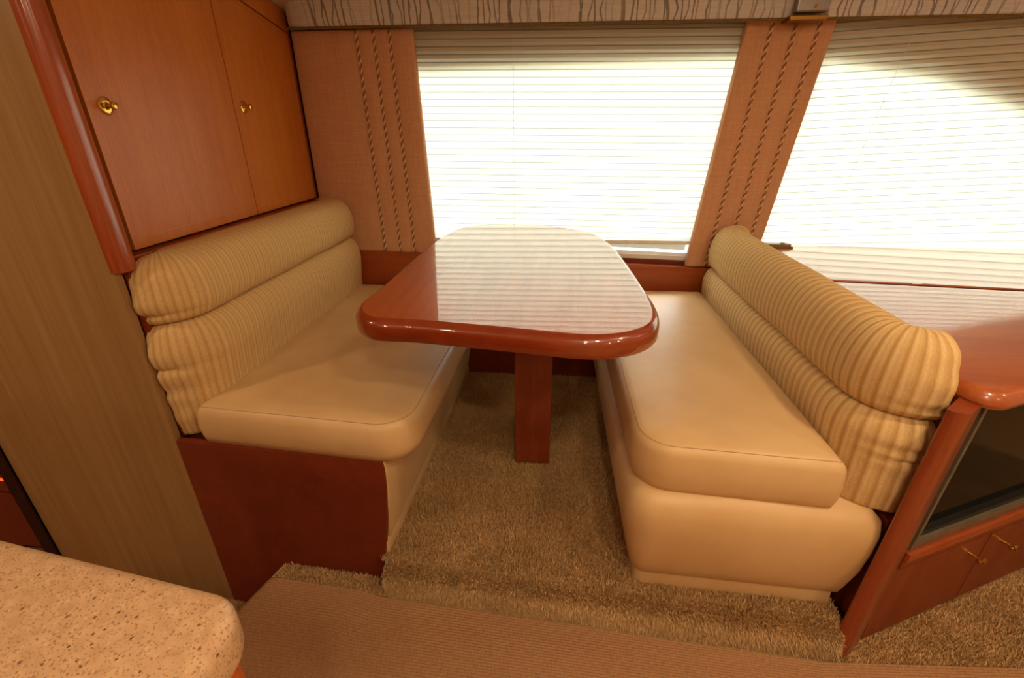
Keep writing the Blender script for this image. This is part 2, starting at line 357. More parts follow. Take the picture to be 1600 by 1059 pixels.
# ceiling: low at the hull, rising to a flat part
def ceil_z(y): return min(1.80, 1.537+.196*(2.117-y))
cp = [(2.22, ceil_z(2.22)), (ceil_z and .775, 1.80), (-2.3, 1.80), (-2.3, 1.90), (2.22, 1.90)]
struct('ceiling', prism(cp, 'x', -3.2, 3.1), 'ceiling', 'pale padded ceiling above the window valance', 'ceiling')
struct('wall_rear', box(-3.2, 3.1, -2.36, -2.3, -.4, 1.9), 'ceiling', 'pale cabin wall opposite the dinette', 'wall')
struct('wall_right', box(3.1, 3.16, -2.36, 2.22, -.4, 1.9), 'ceiling', 'pale cabin wall past the television console', 'wall')
struct('wall_left', box(-3.26, -3.2, -2.36, 2.22, -.4, 1.9), 'cherry', 'cherry cabin wall at the far end of the galley', 'wall')

# tan end panel of the locker column, with rounded corner post
PX = -1.033; PY = .975
struct('wall_partition', join(box(-1.60, PX, PY, PY+.02, LAND, 1.70), box(-1.62, -1.60, PY-.004, 2.16, LAND, 1.70)), 'tan', 'tall tan wood-veneer partition panel left of the bench', 'partition')
post = [(PX-.004, PY-.004), (PX+.002, PY-.005), (-1.016, .976), (-1.010, .984), (-1.008, .996), (-1.010, 1.010), (-1.018, 1.026), (-1.031, 1.040), (-1.047, 1.052), (-1.066, 1.062), (-1.087, 1.070), (-1.10, 1.073), (-1.10, PY+.02), (PX-.004, PY+.02)]
struct('trim_corner_post', prism(post, 'z', .812, 1.72), 'cherry_post', 'glossy reddish rounded corner post between tan panel and locker doors', 'trim', smooth=True, auto=50)
struct('trim_partition_edge', box(-1.64, -1.60, PY-.01, PY+.03, LAND, 1.70), 'joint', 'dark narrow edge strip at the far side of the tan panel', 'trim')

# wood ledge behind the table, dark lower panel between the benches
zl = lambda x: .602-.037*(x+.885)
led = [(-1.08, 2.085), (.80, 2.085), (.80, 2.10), (-1.08, 2.10)]
V, F = prism([(-1.08, .40), (.80, .40), (.80, zl(.80)-.012), (-1.08, zl(-1.08)-.012)], 'y', 2.088, 2.104)
t = tag(empty('trim_ledge', (0, 2.095, .40)), 'cherry ledge panel along the wall between the two benches', 'trim', kind='structure')
obj('ledge_panel', (V, F), 'cherry_trim', t)
obj('ledge_cap', prism([(-1.08, zl(-1.08)-.014), (.80, zl(.80)-.014), (.80, zl(.80)-.002), (-1.08, zl(-1.08)-.002)], 'y', 2.082, 2.108), 'cherry_trim', t)
obj('channel_floor', prism([(-.64, zl(-.64)-.03), (.80, zl(.80)-.03), (.80, zl(.80)-.02), (-.64, zl(-.64)-.02)], 'y', 2.104, 2.16), 'cherry_dark', t)
obj('channel_back', prism([(-.64, zl(-.64)-.03), (.64, zl(.64)-.03), (.64, zl(.64)+.012), (-.64, zl(-.64)+.018)], 'y', 2.128, 2.136), 'cherry_dark', t)
struct('trim_lower_panel', box(-.80, .70, 2.06, 2.088, -.02, .42), 'cherry_dark', 'dark cherry panel at the wall foot behind the table post', 'trim')

# ================================================================== VALANCE, PANELS, SHADES
vz = lambda x: 1.457-.0075*x                  # lower edge of the valance at its front
def valance():
    t = tag(empty('valance', (.8, 2.05, 1.45)), 'padded grey-beige window valance printed with thin dark branching strokes', 'valance')
    prof = [(2.108, .012), (2.060, .006), (2.047, .012), (2.041, .03), (2.034, .07), (2.022, .12), (2.000, .17), (1.96, .215)]
    xs = [-1.070, -1.066, -1.055, -1.035, -1.0]+[-.9+i*.1 for i in range(36)]; V = []; F = []
    for x in xs:
        e = max(0, 1-(x+1.07)/.09); k = math.sqrt(max(0, 1-e*e))           # rounded left end
        for y, h in prof: V.append((x, 2.11+(y-2.11)*(.25+.75*k), vz(x)+h*(.80+.20*k)))
    n = len(prof)
    for i in range(len(xs)-1):
        for j in range(n-1): F.append((i*n+j, (i+1)*n+j, (i+1)*n+j+1, i*n+j+1))
    V += [(xs[0], 2.11, vz(-1.07)+.012), (xs[0], 2.11, vz(-1.07)+.16)]; F.append([j for j in range(n)]+[len(V)-1, len(V)-2])
    obj('printed_cloth', (V, F), 'valance', t, True, 60)
    obj('piping', tube([(x, 2.054, vz(x)+.006) for x in np.linspace(-1.06, 2.6, 40)], .0055, 8), 'piping', t, True)
valance()
def fabric_panel(name, label, bl, br, tl, tr, zb_l, zb_r, zt, cords, y=2.108):
    """tiered linen panel: strips that step at each cord; bl.. are x positions at foot and head"""
    t = tag(empty(name, ((bl+br)/2, y, min(zb_l, zb_r))), label, 'curtain panel', 'linen panels beside the windows')
    U = []; cs = [0]+[c for c in cords]+[1]
    for a, b in zip(cs[:-1], cs[1:]):
        for k, d in ((0, -.0), (.06, -.008), (.3, -.012), (.6, -.011), (.9, -.008), (.985, -.003)): U.append((a+(b-a)*k, d))
    U.append((1, 0)); V = []; F = []; nz = 14
    for j in range(nz+1):
        v = j/nz
        for u, d in U:
            x = (bl+(br-bl)*u)*(1-v)+(tl+(tr-tl)*u)*v; z = (zb_l+(zb_r-zb_l)*u)*(1-v)+zt*v
            V.append((x, y+d, z))
    n = len(U)
    for j in range(nz):
        for i in range(n-1): F.append((j*n+i, j*n+i+1, (j+1)*n+i+1, (j+1)*n+i))
    m = len(V); V += [(p[0], y+.018, p[2]) for p in V[:]]
    F += [tuple(m+i for i in f[::-1]) for f in F[:]]
    for j in range(nz): F += [(j*n, (j+1)*n, m+(j+1)*n, m+j*n), (j*n+n-1, m+j*n+n-1, m+(j+1)*n+n-1, (j+1)*n+n-1)]
    for i in range(n-1): F += [(i, m+i, m+i+1, i+1), (nz*n+i, nz*n+i+1, m+nz*n+i+1, m+nz*n+i)]
    obj('linen_cloth', (V, F), 'linen', t, True, 40)
    for c in cords:
        p0 = Vector((bl+(br-bl)*c, y-.007, zb_l+(zb_r-zb_l)*c+.003)); p1 = Vector((tl+(tr-tl)*c, y-.007, zt-.002))
        L = (p1-p0).length; ax = (p1-p0).normalized(); s = Vector((0, 1, 0)); w = ax.cross(s); st = []
        for ph in (0, math.pi):
            st.append(tube([p0+ax*(L*k/220)+(s*math.cos(ph+2*math.pi*L*k/220/.031)+w*math.sin(ph+2*math.pi*L*k/220/.031))*.0036 for k in range(221)], .0034, 6))
        co = obj('twisted_cord', st[0], 'cord', t, True); obj('dark_strand', st[1], 'cord_brown', co, True)
fabric_panel('curtain_panel', 'wide tan linen panel with three twisted cords beside the locker', -1.075, -.553, -1.075, -.580, .600, .590, 1.467, (.545, .683, .812), 2.106)
fabric_panel('curtain_panel', 'narrow slanting tan linen panel with three twisted cords between the two windows', .577, .866, .668, .980, .548, .548, 1.463, (.29, .56, .82), 2.106)

def shade(name, label, x0, x1, ztop, zbot, tilt, pitch, y, cords, rail=True):
    t = tag(empty(name, ((x0+x1)/2, y, zbot)), label, 'window shade', 'pleated window shades')
    n = int((ztop-zbot)/pitch); V = []; F = []; UV = []; xs = np.linspace(x0, x1, 13)
    for k in range(2*n+1):
        z = zbot+(ztop-zbot)*k/(2*n); off = -.006 if k % 2 else .003
        for x in xs:
            V.append((x, y+off, z+tilt*(x-x0)*min(1, (z-zbot)/.12+.35))); UV.append((x, k/2))
    m = len(xs)
    for k in range(2*n):
        for i in range(m-1): F.append((k*m+i, k*m+i+1, (k+1)*m+i+1, (k+1)*m+i))
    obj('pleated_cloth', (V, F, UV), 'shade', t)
    if rail:
        obj('bottom_rail', box(x0, x1, y-.012, y+.01, zbot-.016, zbot+.001, .003), 'white', t)
    obj('head_rail', box(x0, x1, y-.012, y+.012, ztop+.002+max(0, tilt*(x1-x0)), ztop+.03+max(0, tilt*(x1-x0))), 'steel', t)
    for c, l in cords:
        obj('lift_cord', tube([(c+l*(1-k/6), y-.0075, zbot+(ztop-zbot)*k/6+tilt*(c-x0)) for k in range(7)], .0009, 5), 'white', t)
shade('pleated_shade', 'bright pleated shade over the window above the table', -.60, .70, 1.475, .655, -.012, .0262, 2.128, ((-.19, 0),))
shade('pleated_shade', 'bright pleated shade over the window above the television console', .84, 2.50, 1.46, .60, .045, .0262, 2.128, ((1.27, -.14),), False)

t = tag(empty('valance_clip', (.845, 2.03, 1.44)), 'small grey and brass clip over the valance edge at the right window', 'clip')
obj('grey_plate', box(.792, .900, 2.003, 2.035, 1.468, 1.60, .006), 'steel', t)
obj('brass_foot', box(.780, .905, 2.012, 2.085, 1.446, 1.462, .003), 'brass_dull', t)
for zc in (1.485, 1.512): obj('screw', lathe([(.006, 0), (.006, .002), (.003, .003)], (.852, 2.0035, zc), (0, -1, 0), 12), 'brass_dull', t)

# ================================================================== LOCKER OVER THE LEFT BENCH
CX = -1.087
def knob(parent, c, ax, s=1.0):
    k = obj('knob', lathe([(.013*s, 0), (.0135*s, .002), (.011*s, .004), (.006*s, .006), (.0055*s, .013), (.008*s, .017), (.0095*s, .019), (.0095*s, .026), (.007*s, .0275)], c, ax), 'brass', parent, True, 40)
    obj('knob_rose', lathe([(.021*s, 0), (.021*s, .002), (.017*s, .004), (.012*s, .0045)], c, ax), 'brass', k, True, 40)
    return k
def locker():
    t = tag(empty('wall_locker', (-1.3, 1.6, .80)), 'orange-brown cherry wall locker with two doors above the left bench', 'cabinet')
    top = lambda y: 1.463+.179*(2.10-y)
    obj('carcass', prism([(1.075, .82), (2.16, .82), (2.16, ceil_z(2.16)-.002), (1.075, ceil_z(1.075)-.002)], 'x', -1.598, CX-.016), 'joint', t)
    g = .003
    def door(y0, y1, z0):
        d = obj('door', prism([(y0, z0), (y1, z0), (y1, top(y1)-g), (y0, top(y0)-g)], 'x', CX-.015, CX), 'cherry', t)
        i = .026; w = .0012
        for nm, poly in (('b', [(y0+i, z0+i), (y1-i, z0+i), (y1-i, z0+i+w), (y0+i, z0+i+w)]), ('l', [(y0+i, z0+i), (y0+i+w, z0+i), (y0+i+w, top(y0)-i), (y0+i, top(y0)-i)]),
                         ('r', [(y1-i, z0+i), (y1-i+w, z0+i), (y1-i+w, top(y1)-i), (y1-i, top(y1)-i)]), ('t', [(y0+i, top(y0+i)-i), (y1-i, top(y1-i)-i), (y1-i, top(y1-i)-i+w), (y0+i, top(y0+i)-i+w)])):
            obj('inlay_line', prism(poly, 'x', CX-.001, CX+.0003), 'inlay', d)
        return d
    d1 = door(1.108, 1.652, .835); d2 = door(1.657, 2.098, .835)
    knob(d1, (CX, 1.158, 1.172), (1, 0, 0), .95); knob(d2, (CX, 1.708, 1.188), (1, 0, 0), .95)
    obj('top_panel', prism([(1.114, top(1.114)+g), (2.108, top(2.108)+g), (2.108, ceil_z(2.108)-.004), (1.114, ceil_z(1.114)-.004)], 'x', CX-.015, CX), 'cherry', t)
    obj('wall_stile', box(CX-.015, CX+.001, 2.101, 2.112, .83, ceil_z(2.112)-.004), 'cherry_trim', t)
    obj('lower_ledge', box(-1.12, -1.060, 1.06, 2.112, .800, .828, .003), 'cherry_trim', t)
locker()

# ================================================================== BENCHES
def sweep(path, prof, fun=None):
    """path: (x, y, nx, ny, s); prof: (offset outwards, z, v)"""
    V = []; F = []; UV = []; n = len(prof)
    for (x, y, nx, ny, s) in path:
        for (d, z, v) in prof:
            dd, dz = fun(s, v) if fun else (0, 0)
            V.append((x+nx*(d+dd), y+ny*(d+dd), z+dz)); UV.append((s, v))
    for i in range(len(path)-1):
        for j in range(n-1): F.append((i*n+j, i*n+j+1, (i+1)*n+j+1, (i+1)*n+j))
    F += [[j for j in range(n)], [(len(path)-1)*n+j for j in range(n)][::-1]]
    return V, F, UV
def cumul(P):
    out = []; v = 0
    for i, p in enumerate(P):
        if i: v += math.hypot(p[0]-P[i-1][0], p[1]-P[i-1][1])
        out.append((p[0], p[1], v))
    return out
def backrest(parent, mat, xc, yfar, ycor, ra, xend, side, lower, upper, lean, ends):
    """side=+1: seat on the -x side (right bench). lower / upper: lists of (offset, z)"""
    path = []; s = 0; L = yfar-ycor
    n = 60
    for i in range(n+1): path.append((xc, yfar-L*i/n, -side, 0, L*i/n))
    s = L
    for i in range(1, 17):
        a = i/16*math.pi/2; path.append((xc+side*ra*(1-math.cos(a)), ycor-ra*math.sin(a), -side*math.cos(a), -math.sin(a), s+(ra+.05)*a))
    s = path[-1][4]; x = path[-1][0]; y = path[-1][1]; m = 8
    for i in range(1, m+1):
        k = i/m; path.append((x+(xend-x)*k, y, 0, -1, s+abs(xend-x)*k))
    S = path[-1][4]
    ph = rng.uniform(0, 6, 8)
    def fun(nm):
        def f(s, v):
            e = max(0, (s-(S-.15))/.15); far = max(0, 1-s/.035)
            w = .0016*math.sin(7*s+ph[0])+.0012*math.sin(19*s+ph[1]+4*v)
            g = e*(.0022*math.sin(v*95+ph[2])*e+.0012*math.sin(s*160+v*30))            # gathered cloth at the wrapped end
            for q in ends[nm]: g -= .010*e*math.exp(-((v-q)/.006)**2)
            return w+g-.008*e**4-.035*far**2.2, -.006*e**3
        return f
    def grow(P, k=5):                                                               # resample as a smooth curve
        out = []; Q = [Vector(p) for p in P]
        for i in range(len(Q)-1):
            a = Q[i-1] if i else Q[i]*2-Q[i+1]; b, c = Q[i], Q[i+1]; d = Q[i+2] if i+2 < len(Q) else c*2-b
            for j in range(k):
                t = j/k; out.append(.5*((2*b)+(c-a)*t+(2*a-5*b+4*c-d)*t*t+(3*b-a-3*c+d)*t**3))
        return [(p.x, p.y) for p in out]+[P[-1]]
    for nm, P, lab in (('backrest_lower_roll', lower, None), ('backrest_upper_roll', upper, None)):
        obj(nm, sweep(path, cumul(grow(P)), fun(nm)), mat, parent, True, 60)
def cushion(parent, P, R, z0, z1):
    r = .034
    prof = [(.02, z0), (.006, z0+.008), (.0, z0+.03), (-.004, z0+(z1-z0)*.45)]+[(r*(1-math.cos(a)), z1-.012-r*(1-math.sin(a))) for a in np.linspace(.15, 1.45, 7)]
    prof += [(.05, z1-.0085), (.08, z1-.005), (.12, z1-.002), (.17, z1)]
    c = obj('seat_cushion', slab_r(P, R, prof, 10), 'vinyl', parent, True, 50)
    a = .95; ins = r*(1-math.cos(a)); z = z1-.012-r*(1-math.sin(a))
    V = slab_r(P, R, [(ins, z), (ins, z)], 10)[0]
    obj('seam', tube([(v[0], v[1], z+.0002) for v in V[:len(V)//2]], .0011, 5, True), 'thread', c, True)
    return c
def left_bench():
    t = tag(empty('dinette_bench', (-.70, 1.5, LAND)), 'cream dinette bench under the wall locker with red-brown end panel', 'bench', 'facing dinette benches')
    e = bench_end
    prf = [(.030, .028), (.028, .05), (.014, .14), (.002, .24), (0, .30), (.004, .334)]
    edge = [(-.470, LAND), (-.470, -.03), (-.462, .0)]+[(-.4275-i, z) for i, z in prf]
    poly = [(-1.03, LAND)]+edge+[(-1.03, .334)]
    obj('end_panel', tf(prism(poly, 'y', 0, .02), lambda x, y, z: (x, e(x)+y, z)), 'cherry_dark', t)
    # upholstered front, leaning inwards towards its foot
    P = ([(-.60, e(-.60)+.012), (-.425, e(-.425)+.003), (-.385, 2.058), (-.60, 2.058)], [.003, .014, .004, .003])
    obj('base_front', slab_r(*P, prf), 'vinyl', t, True, 40)
    P = ([(-.60, e(-.60)+.012), (-.448, e(-.448)+.005), (-.41, 2.057), (-.60, 2.057)], [.003, .012, .004, .003])
    obj('kick_strip', slab_r(*P, [(.010, -.03), (.004, .0), (.006, .034)]), 'vinyl', t, True, 40)
    obj('back_board', box(-1.0345, -1.020, 1.000, 1.012, .334, .812), 'cherry_dark', t)
    obj('seat_box', box(-1.03, -.602, 1.02, 2.058, 0, .334), 'cherry_dark', t)
    cushion(t, [(-.950, e(-.95)+.004), (-.345, e(-.345)-.006), (-.315, 2.062), (-.950, 2.062)], [.02, .10, .05, .02], .327, .462)
    lower = [(.040, .338), (.072, .345), (.080, .40), (.083, .47), (.090, .54), (.093, .59), (.084, .635), (.060, .662), (.025, .670), (-.03, .674)]
    upper = [(-.03, .662), (.025, .665), (.060, .672), (.078, .70), (.082, .735), (.076, .78), (.058, .815), (.025, .834), (-.02, .838), (-.060, .828), (-.072, .80)]
    backrest(t, 'rib', -.985, 2.082, 1.105, .040, -1.026, -1, lower, upper, 0, {'backrest_lower_roll': (.17, .24), 'backrest_upper_roll': (.12, )})
left_bench()
def right_bench():
    t = tag(empty('dinette_bench', (.45, 1.5, 0)), 'cream dinette bench backing onto the television console with upholstered rounded base', 'bench', 'facing dinette benches')
    P = ([(.195, .872), (.768, .848), (.768, 2.058), (.175, 2.058)], [.07, .035, .004, .004])
    obj('base', slab_r(*P, [(.046, .030), (.034, .045), (.026, .075), (.010, .14), (.002, .21), (0, .26), (.008, .295), (.03, .318)]), 'vinyl', t, True, 50)
    P = ([(.195, .872), (.768, .848), (.768, 2.058), (.175, 2.058)], [.07, .035, .004, .004])
    obj('kick_strip', slab_r(*P, [(.044, -.03), (.040, .0), (.042, .036)]), 'vinyl', t, True, 40)
    cushion(t, [(.205, .905), (.655, .872), (.655, 2.062), (.185, 2.062)], [.095, .015, .02, .05], .312, .462)
    lower = [(.020, .316), (.050, .320), (.056, .36), (.056, .43), (.060, .475), (.058, .515), (.042, .548), (.012, .558), (-.03, .560)]
    upper = [(-.03, .551), (.010, .553), (.036, .560), (.050, .585), (.053, .625), (.047, .67), (.030, .708), (.005, .730), (-.03, .735), (-.065, .722), (-.086, .695), (-.09, .66)]
    backrest(t, 'rib_raking_light', .703, 2.082, 1.015, .085, .802, 1, lower, upper, 0, {'backrest_lower_roll': (.17, .20), 'backrest_upper_roll': (.10, )})
right_bench()

# ================================================================== TABLE
t = tag(empty('dinette_table', (-.06, 1.40, 0)), 'glossy cherry dinette table with rounded corners on one square post', 'table')
out = catmull([(-.474, 1.02), (-.468, 1.2), (-.463, 1.5), (-.456, 1.73), (-.408, 1.96), (-.306, 2.04), (-.18, 2.055), (-.055, 2.048), (.13, 1.915), (.198, 1.72), (.222, 1.48), (.238, 1.2), (.240, 1.02), (.200, .915), (.085, .862), (-.113, .888), (-.30, .914), (-.418, .928)][::-1], 8)
r = .022
prof = [(.018, .680), (.006, .684), (.0, .694)]+[(r*(1-math.cos(a)), .735-r*(1-math.sin(a))) for a in np.linspace(0, math.pi/2, 9)]+[(r+.004, .7351)]
obj('edge_band', slab(out, prof[:-1]), 'table_edge', t, True, 40)
obj('tabletop', slab(out, [(r-.003, .7335), (r-.003, .7349), (r-.003, .7352)]), 'cherry_gloss', t)
obj('pedestal', box(-.124, .0, 1.372, 1.50, 0, .682, .004), 'pedestal', t)

# ================================================================== TELEVISION CONSOLE
u = Vector((.913, .407)); nrm = Vector((.407, -.913)); p0 = Vector((.800, .849))
def fr(a, dep, z, lean=True):                 # a along the front, dep outwards, z up
    q = p0+u*(a+(.055*(z+.1)/.7 if lean and a < .06 else 0))+nrm*dep; return (q.x, q.y, z)
def fbox(a0, a1, d0, d1, z0, z1, lean=False):
    V = [fr(a, d, z, lean) for z in (z0, z1) for d in (d0, d1) for a in (a0, a1)]
    return V, [(0, 1, 3, 2), (4, 6, 7, 5), (0, 4, 5, 1), (2, 3, 7, 6), (0, 2, 6, 4), (1, 5, 7, 3)]
def console():
    t = tag(empty('television_console', (1.3, 1.5, AISLE)), 'cherry corner console with glossy top and television behind the right bench', 'cabinet')
    AE = 1.25; e = p0+u*AE
    # rounded leaning corner post
    def post(z, k):
        lean = .050*(z+.1)/.7; q = p0+u*.006; w = q-nrm*.02
        base = rpoly([(.815, 1.10), (.774, .872), (.716, .824), (.738, .800), tuple(q), tuple(w)], [.004, .012, .006, .022, .008, .004], 7)
        return [(x+u.x*lean, y+u.y*lean) for x, y in base]
    A, B = post(AISLE, 0), post(.615, 1); n = len(A)
    V = [(x, y, AISLE) for x, y in A]+[(x, y, .615) for x, y in B]
    obj('corner_post', (V, [list(range(n))[::-1], list(range(n, 2*n))]+[(i, (i+1) % n, (i+1) % n+n, i+n) for i in range(n)]), 'console_post', t, True, 50)
    obj('filler_panel', prism([(.770, .870), (.790, .880), (.800, 1.03), (.770, 1.03)], 'z', AISLE, .300), 'console_post', t)
    obj('side_panel', box(.802, .818, 1.02, 2.10, AISLE, .612), 'cherry_console_body', t)
    obj('back_board', fbox(.42, AE, -.46, -.44, AISLE, .61), 'black', t)
    obj('floor_plinth', fbox(.012, AE, -.05, -.012, AISLE, -.075), 'joint', t)
    obj('rail', fbox(.012, AE, -.05, .0, .163, .212, True), 'cherry_console_body', t)
    obj('rail_bead', fbox(.012, AE, .0, .007, .190, .212, True), 'cherry_trim', t)
    for i, (a0, a1) in enumerate(((.010, .366), (.372, .73), (.736, 1.09))):
        V, F = fbox(a0, a1, -.02, .0, -.082, .160)
        d = obj('door', (V, F), 'cherry_console_body', t)
        ka = (a1-.055, a0+.065, a1-.055)[i]; c = fr(ka, 0, .112, False); ax = (nrm.x, nrm.y, 0)
        k = obj('knob', lathe([(.004, 0), (.004, .02), (.0045, .024), (.0045, .034)], c, ax, 12), 'brass', d, True, 40)
        cc = Vector(c)+Vector(ax)*.026
        obj('cross_bar', tube([cc-Vector((0, 0, .0))-Vector((u.x, u.y, 0))*.013, cc, cc+Vector((u.x, u.y, 0))*.013], .0042, 8), 'brass', k, True, 40)
    # top: back slab and hinged front lid, a joint between them
    gx = lambda x: 1.600-.118*(x-.94)
    ft = lambda a, d: tuple(p0+u*a+nrm*d)
    back = [(.815, gx(.815)+.003), (2.3, gx(2.3)+.003), (2.3, 2.10), (.815, 2.10)]
    obj('top_back_slab', slab_r(back, .003, [(0, .612), (0, .640), (.002, .645)]), 'cherry_console', t)
    lid = [(.815, .915), ft(.03, .028), ft(1.30, .028), (2.3, gx(2.3)-.003), (.815, gx(.815)-.003)]
    rr = .026
    pr = [(.014, .606), (.004, .610), (0, .620)]+[(rr*(1-math.cos(a)), .645-rr*(1-math.sin(a))) for a in np.linspace(0, math.pi/2, 7)]
    obj('top_lid', slab_r(lid, [.03, .045, .03, .004, .004], pr, 7), 'cherry_console', t, True, 40)
    obj('lid_joint', prism([(.82, gx(.82)-.006), (2.28, gx(2.28)-.006), (2.28, gx(2.28)+.006), (.82, gx(.82)+.006)], 'z', .615, .640), 'joint', t)
    obj('lid_hinge', box(1.155, 1.185, gx(1.17)-.0025, gx(1.17)+.0025, .630, .6455), 'brass', t)
console()
def television():
    t = tag(empty('television', tuple(p0+u*.5)+(.213,)), 'dark television screen in grey bezel built into the corner console', 'television')
    obj('screen', fbox(.058, 1.10, -.034, -.026, .250, .606, True), 'screen', t)
    obj('lower_bezel', fbox(.030, 1.12, -.032, -.006, .213, .238, True), 'silver', t)
    obj('screen_gasket', fbox(.034, 1.12, -.033, -.012, .238, .252, True), 'black', t)
    obj('side_bezel', fbox(.026, .036, -.03, -.004, .213, .606, True), 'silver', t)
    obj('back_case', fbox(.30, 1.05, -.26, -.036, .22, .60), 'black', t)
television()
t = tag(empty('lid_latch', (.95, 2.075, .645)), 'small flat grey latch on the console top by the window', 'latch')
obj('latch_plate', box(.86, .985, 2.055, 2.088, .645, .660, .002), 'silver', t)
obj('latch_bar', box(.88, .990, 2.046, 2.056, .6452, .652, .001), 'brass_dull', t)
obj('latch_pin', lathe([(.010, 0), (.010, .004), (.004, .006)], (.955, 2.07, .660), (0, 0, 1), 14), 'silver', t, True)

# ================================================================== GALLEY SIDE (lower left corner)
def galley():
    P = ([(-1.05, -.60), (-.205, -.60), (-.222, .222), (-1.05, .342)], [.015, .03, .034, .015])
    w = obj('galley_worktop', slab_r(*P, [(.012, .757), (.002, .760), (0, .768)]+[(.012*(1-math.cos(a)), .80-.012*(1-math.sin(a))) for a in np.linspace(0, math.pi/2, 6)]), 'worktop', None, True, 40)
    tag(w, 'speckled beige solid-surface galley worktop with rounded corner', 'worktop')
    t = tag(empty('galley_cabinet', (-.62, -.15, LAND)), 'cherry base cabinet below the speckled galley worktop', 'cabinet')
    P = [(-1.03, -.58), (-.235, -.58), (-.250, .195), (-1.03, .308)]
    obj('body', slab(rpoly(P, .012, 3), [(0, AISLE), (0, .757)]), 'cherry_post', t)
    obj('toe_plinth', slab(P, [(.03, LAND), (.03, AISLE)]), 'joint', t)
    obj('end_panel', tf(box(-.262, -.228, .12, .205, AISLE, .755, .006), lambda x, y, z: (x, y, z)), 'cherry_post', t)
galley()
t = tag(empty('galley_drawer_unit', (-2.1, 1.1, LAND)), 'dark red-brown drawer unit beyond the tan panel with a painted orange highlight line', 'drawer unit')
obj('body', box(-2.6, -1.66, 1.11, 1.19, LAND, .60), 'joint', t)
obj('drawer', box(-2.58, -1.70, 1.09, 1.11, -.02, .28, .003), 'cherry_dark', t)
obj('drawer', box(-2.58, -1.70, 1.09, 1.11, -.28, -.028, .003), 'cherry_dark', t)
obj('drawer', box(-2.58, -1.70, 1.09, 1.11, .288, .58, .003), 'cherry_dark', t)
obj('orange_highlight', box(-2.2, -1.755, 1.086, 1.09, .034, .042), 'painted_highlight', t)  # reflected highlight on the drawer front, made as a glowing strip

# ================================================================== RUNNER
def runner():
    """ribbed runner lying on the aisle floor, its left end bent down over the step"""
    pitch = .0078; per = 4; y_near = .34
    far = lambda x: (step_y(x)-.018 if x < .72 else step_y(.72)-.018+.06*(x-.72)) - (.0 if x > -.46 else -.012)
    left = lambda y: -.795-.29*(.921-y) if y > .2 else -1.004-.26*(.2-y)
    nr = int((.90-y_near)/pitch); V = []; F = []
    us = np.concatenate([np.array([-.20, -.12, -.06, -.03, -.015, 0, .01, .02, .035]), np.linspace(.06, 2.3, 30)])
    for k in range(nr*per+1):
        s = k/(nr*per)
        h = .0035*abs(math.sin(math.pi*k/per))
        for q in us:
            # edge lines follow the skewed aisle edge
            y = far(max(q, 0)-.8)*0 + (y_near + (far(max(q, 0)-.80)-y_near)*s)
            x0 = left(y)
            if q <= 0: x, z = x0-.012+.006*0, AISLE+.004+q   # hanging part
            else:
                b = min(1, q/.035); x, z = x0-.012+q, AISLE+.010-.006*(1-b)**2
            if q <= 0: V.append((x-h, y, z))
            else: V.append((x, y, z+h))
    m = len(us)
    for k in range(nr*per):
        for i in range(m-1): F.append((k*m+i, k*m+i+1, (k+1)*m+i+1, (k+1)*m+i))
    # bound far edge
    n0 = len(V); last = nr*per*m
    for i in range(m): x, y, z = V[last+i]; V.append((x, y+.003, z-.012 if us[i] > 0 else z))
    for i in range(m-1): F.append((last+i, last+i+1, n0+i+1, n0+i))
    o = obj('runner_rug', (V, F), 'runner', None, True, 0)
    tag(o, 'brown ribbed runner rug along the aisle in front of the dinette', 'rug')
runner()

# ================================================================== CARPET PILE
def pile(name, pts, nrm, length, label, wid=.0016):
    n = len(pts); pts = np.array(pts); nrm = np.array(nrm)
    ang = rng.uniform(0, 2*np.pi, n); side = np.stack([np.cos(ang), np.sin(ang), np.zeros(n)], 1)
    side -= nrm*(side*nrm).sum(1)[:, None]; side /= np.linalg.norm(side, axis=1)[:, None]+1e-9
    lean = rng.normal(0, .42, (n, 3)); L = (length*rng.uniform(.75, 1.25, n))[:, None]
    mid = pts+nrm*L*.6+lean*L*.3; tip = pts+nrm*L+lean*L*.8
    w = wid*rng.uniform(.8, 1.3, n)[:, None]
    V = np.stack([pts-side*w*.7, pts+side*w*.7, mid+side*w*.7, mid-side*w*.7, tip], 1).reshape(-1, 3)
    org = np.array([V[:, 0].mean(), V[:, 1].mean(), V[:, 2].min()]); V = V-org
    me = bpy.data.meshes.new(name); b = np.arange(n)*5
    loops = np.stack([b, b+1, b+2, b+3, b+3, b+2, b+4], 1).ravel()
    me.vertices.add(n*5); me.vertices.foreach_set('co', V.ravel()); me.loops.add(n*7); me.loops.foreach_set('vertex_index', loops.astype(np.int32))
    me.polygons.add(n*2); st = np.stack([np.arange(n)*7, np.arange(n)*7+4], 1).ravel(); me.polygons.foreach_set('loop_start', st.astype(np.int32))
    me.update(calc_edges=True); me.validate()
    a = me.attributes.new('shade', 'FLOAT', 'POINT'); a.data.foreach_set('value', np.repeat(rng.uniform(0, 1, n), 5).astype(np.float32))
    me.materials.append(M['pile']); o = bpy.data.objects.new(name, me); col.objects.link(o); o.location = org
    tag(o, label, 'carpet', kind='stuff'); return o
def scatter(n, x0, x1, y0, y1, z, keep):
    x = rng.uniform(x0, x1, n); y = rng.uniform(y0, y1, n); k = keep(x, y); x = x[k]; y = y[k]
    return np.stack([x, y, np.full(len(x), z)], 1), np.tile([0, 0, 1.], (len(x), 1))
D = 240000
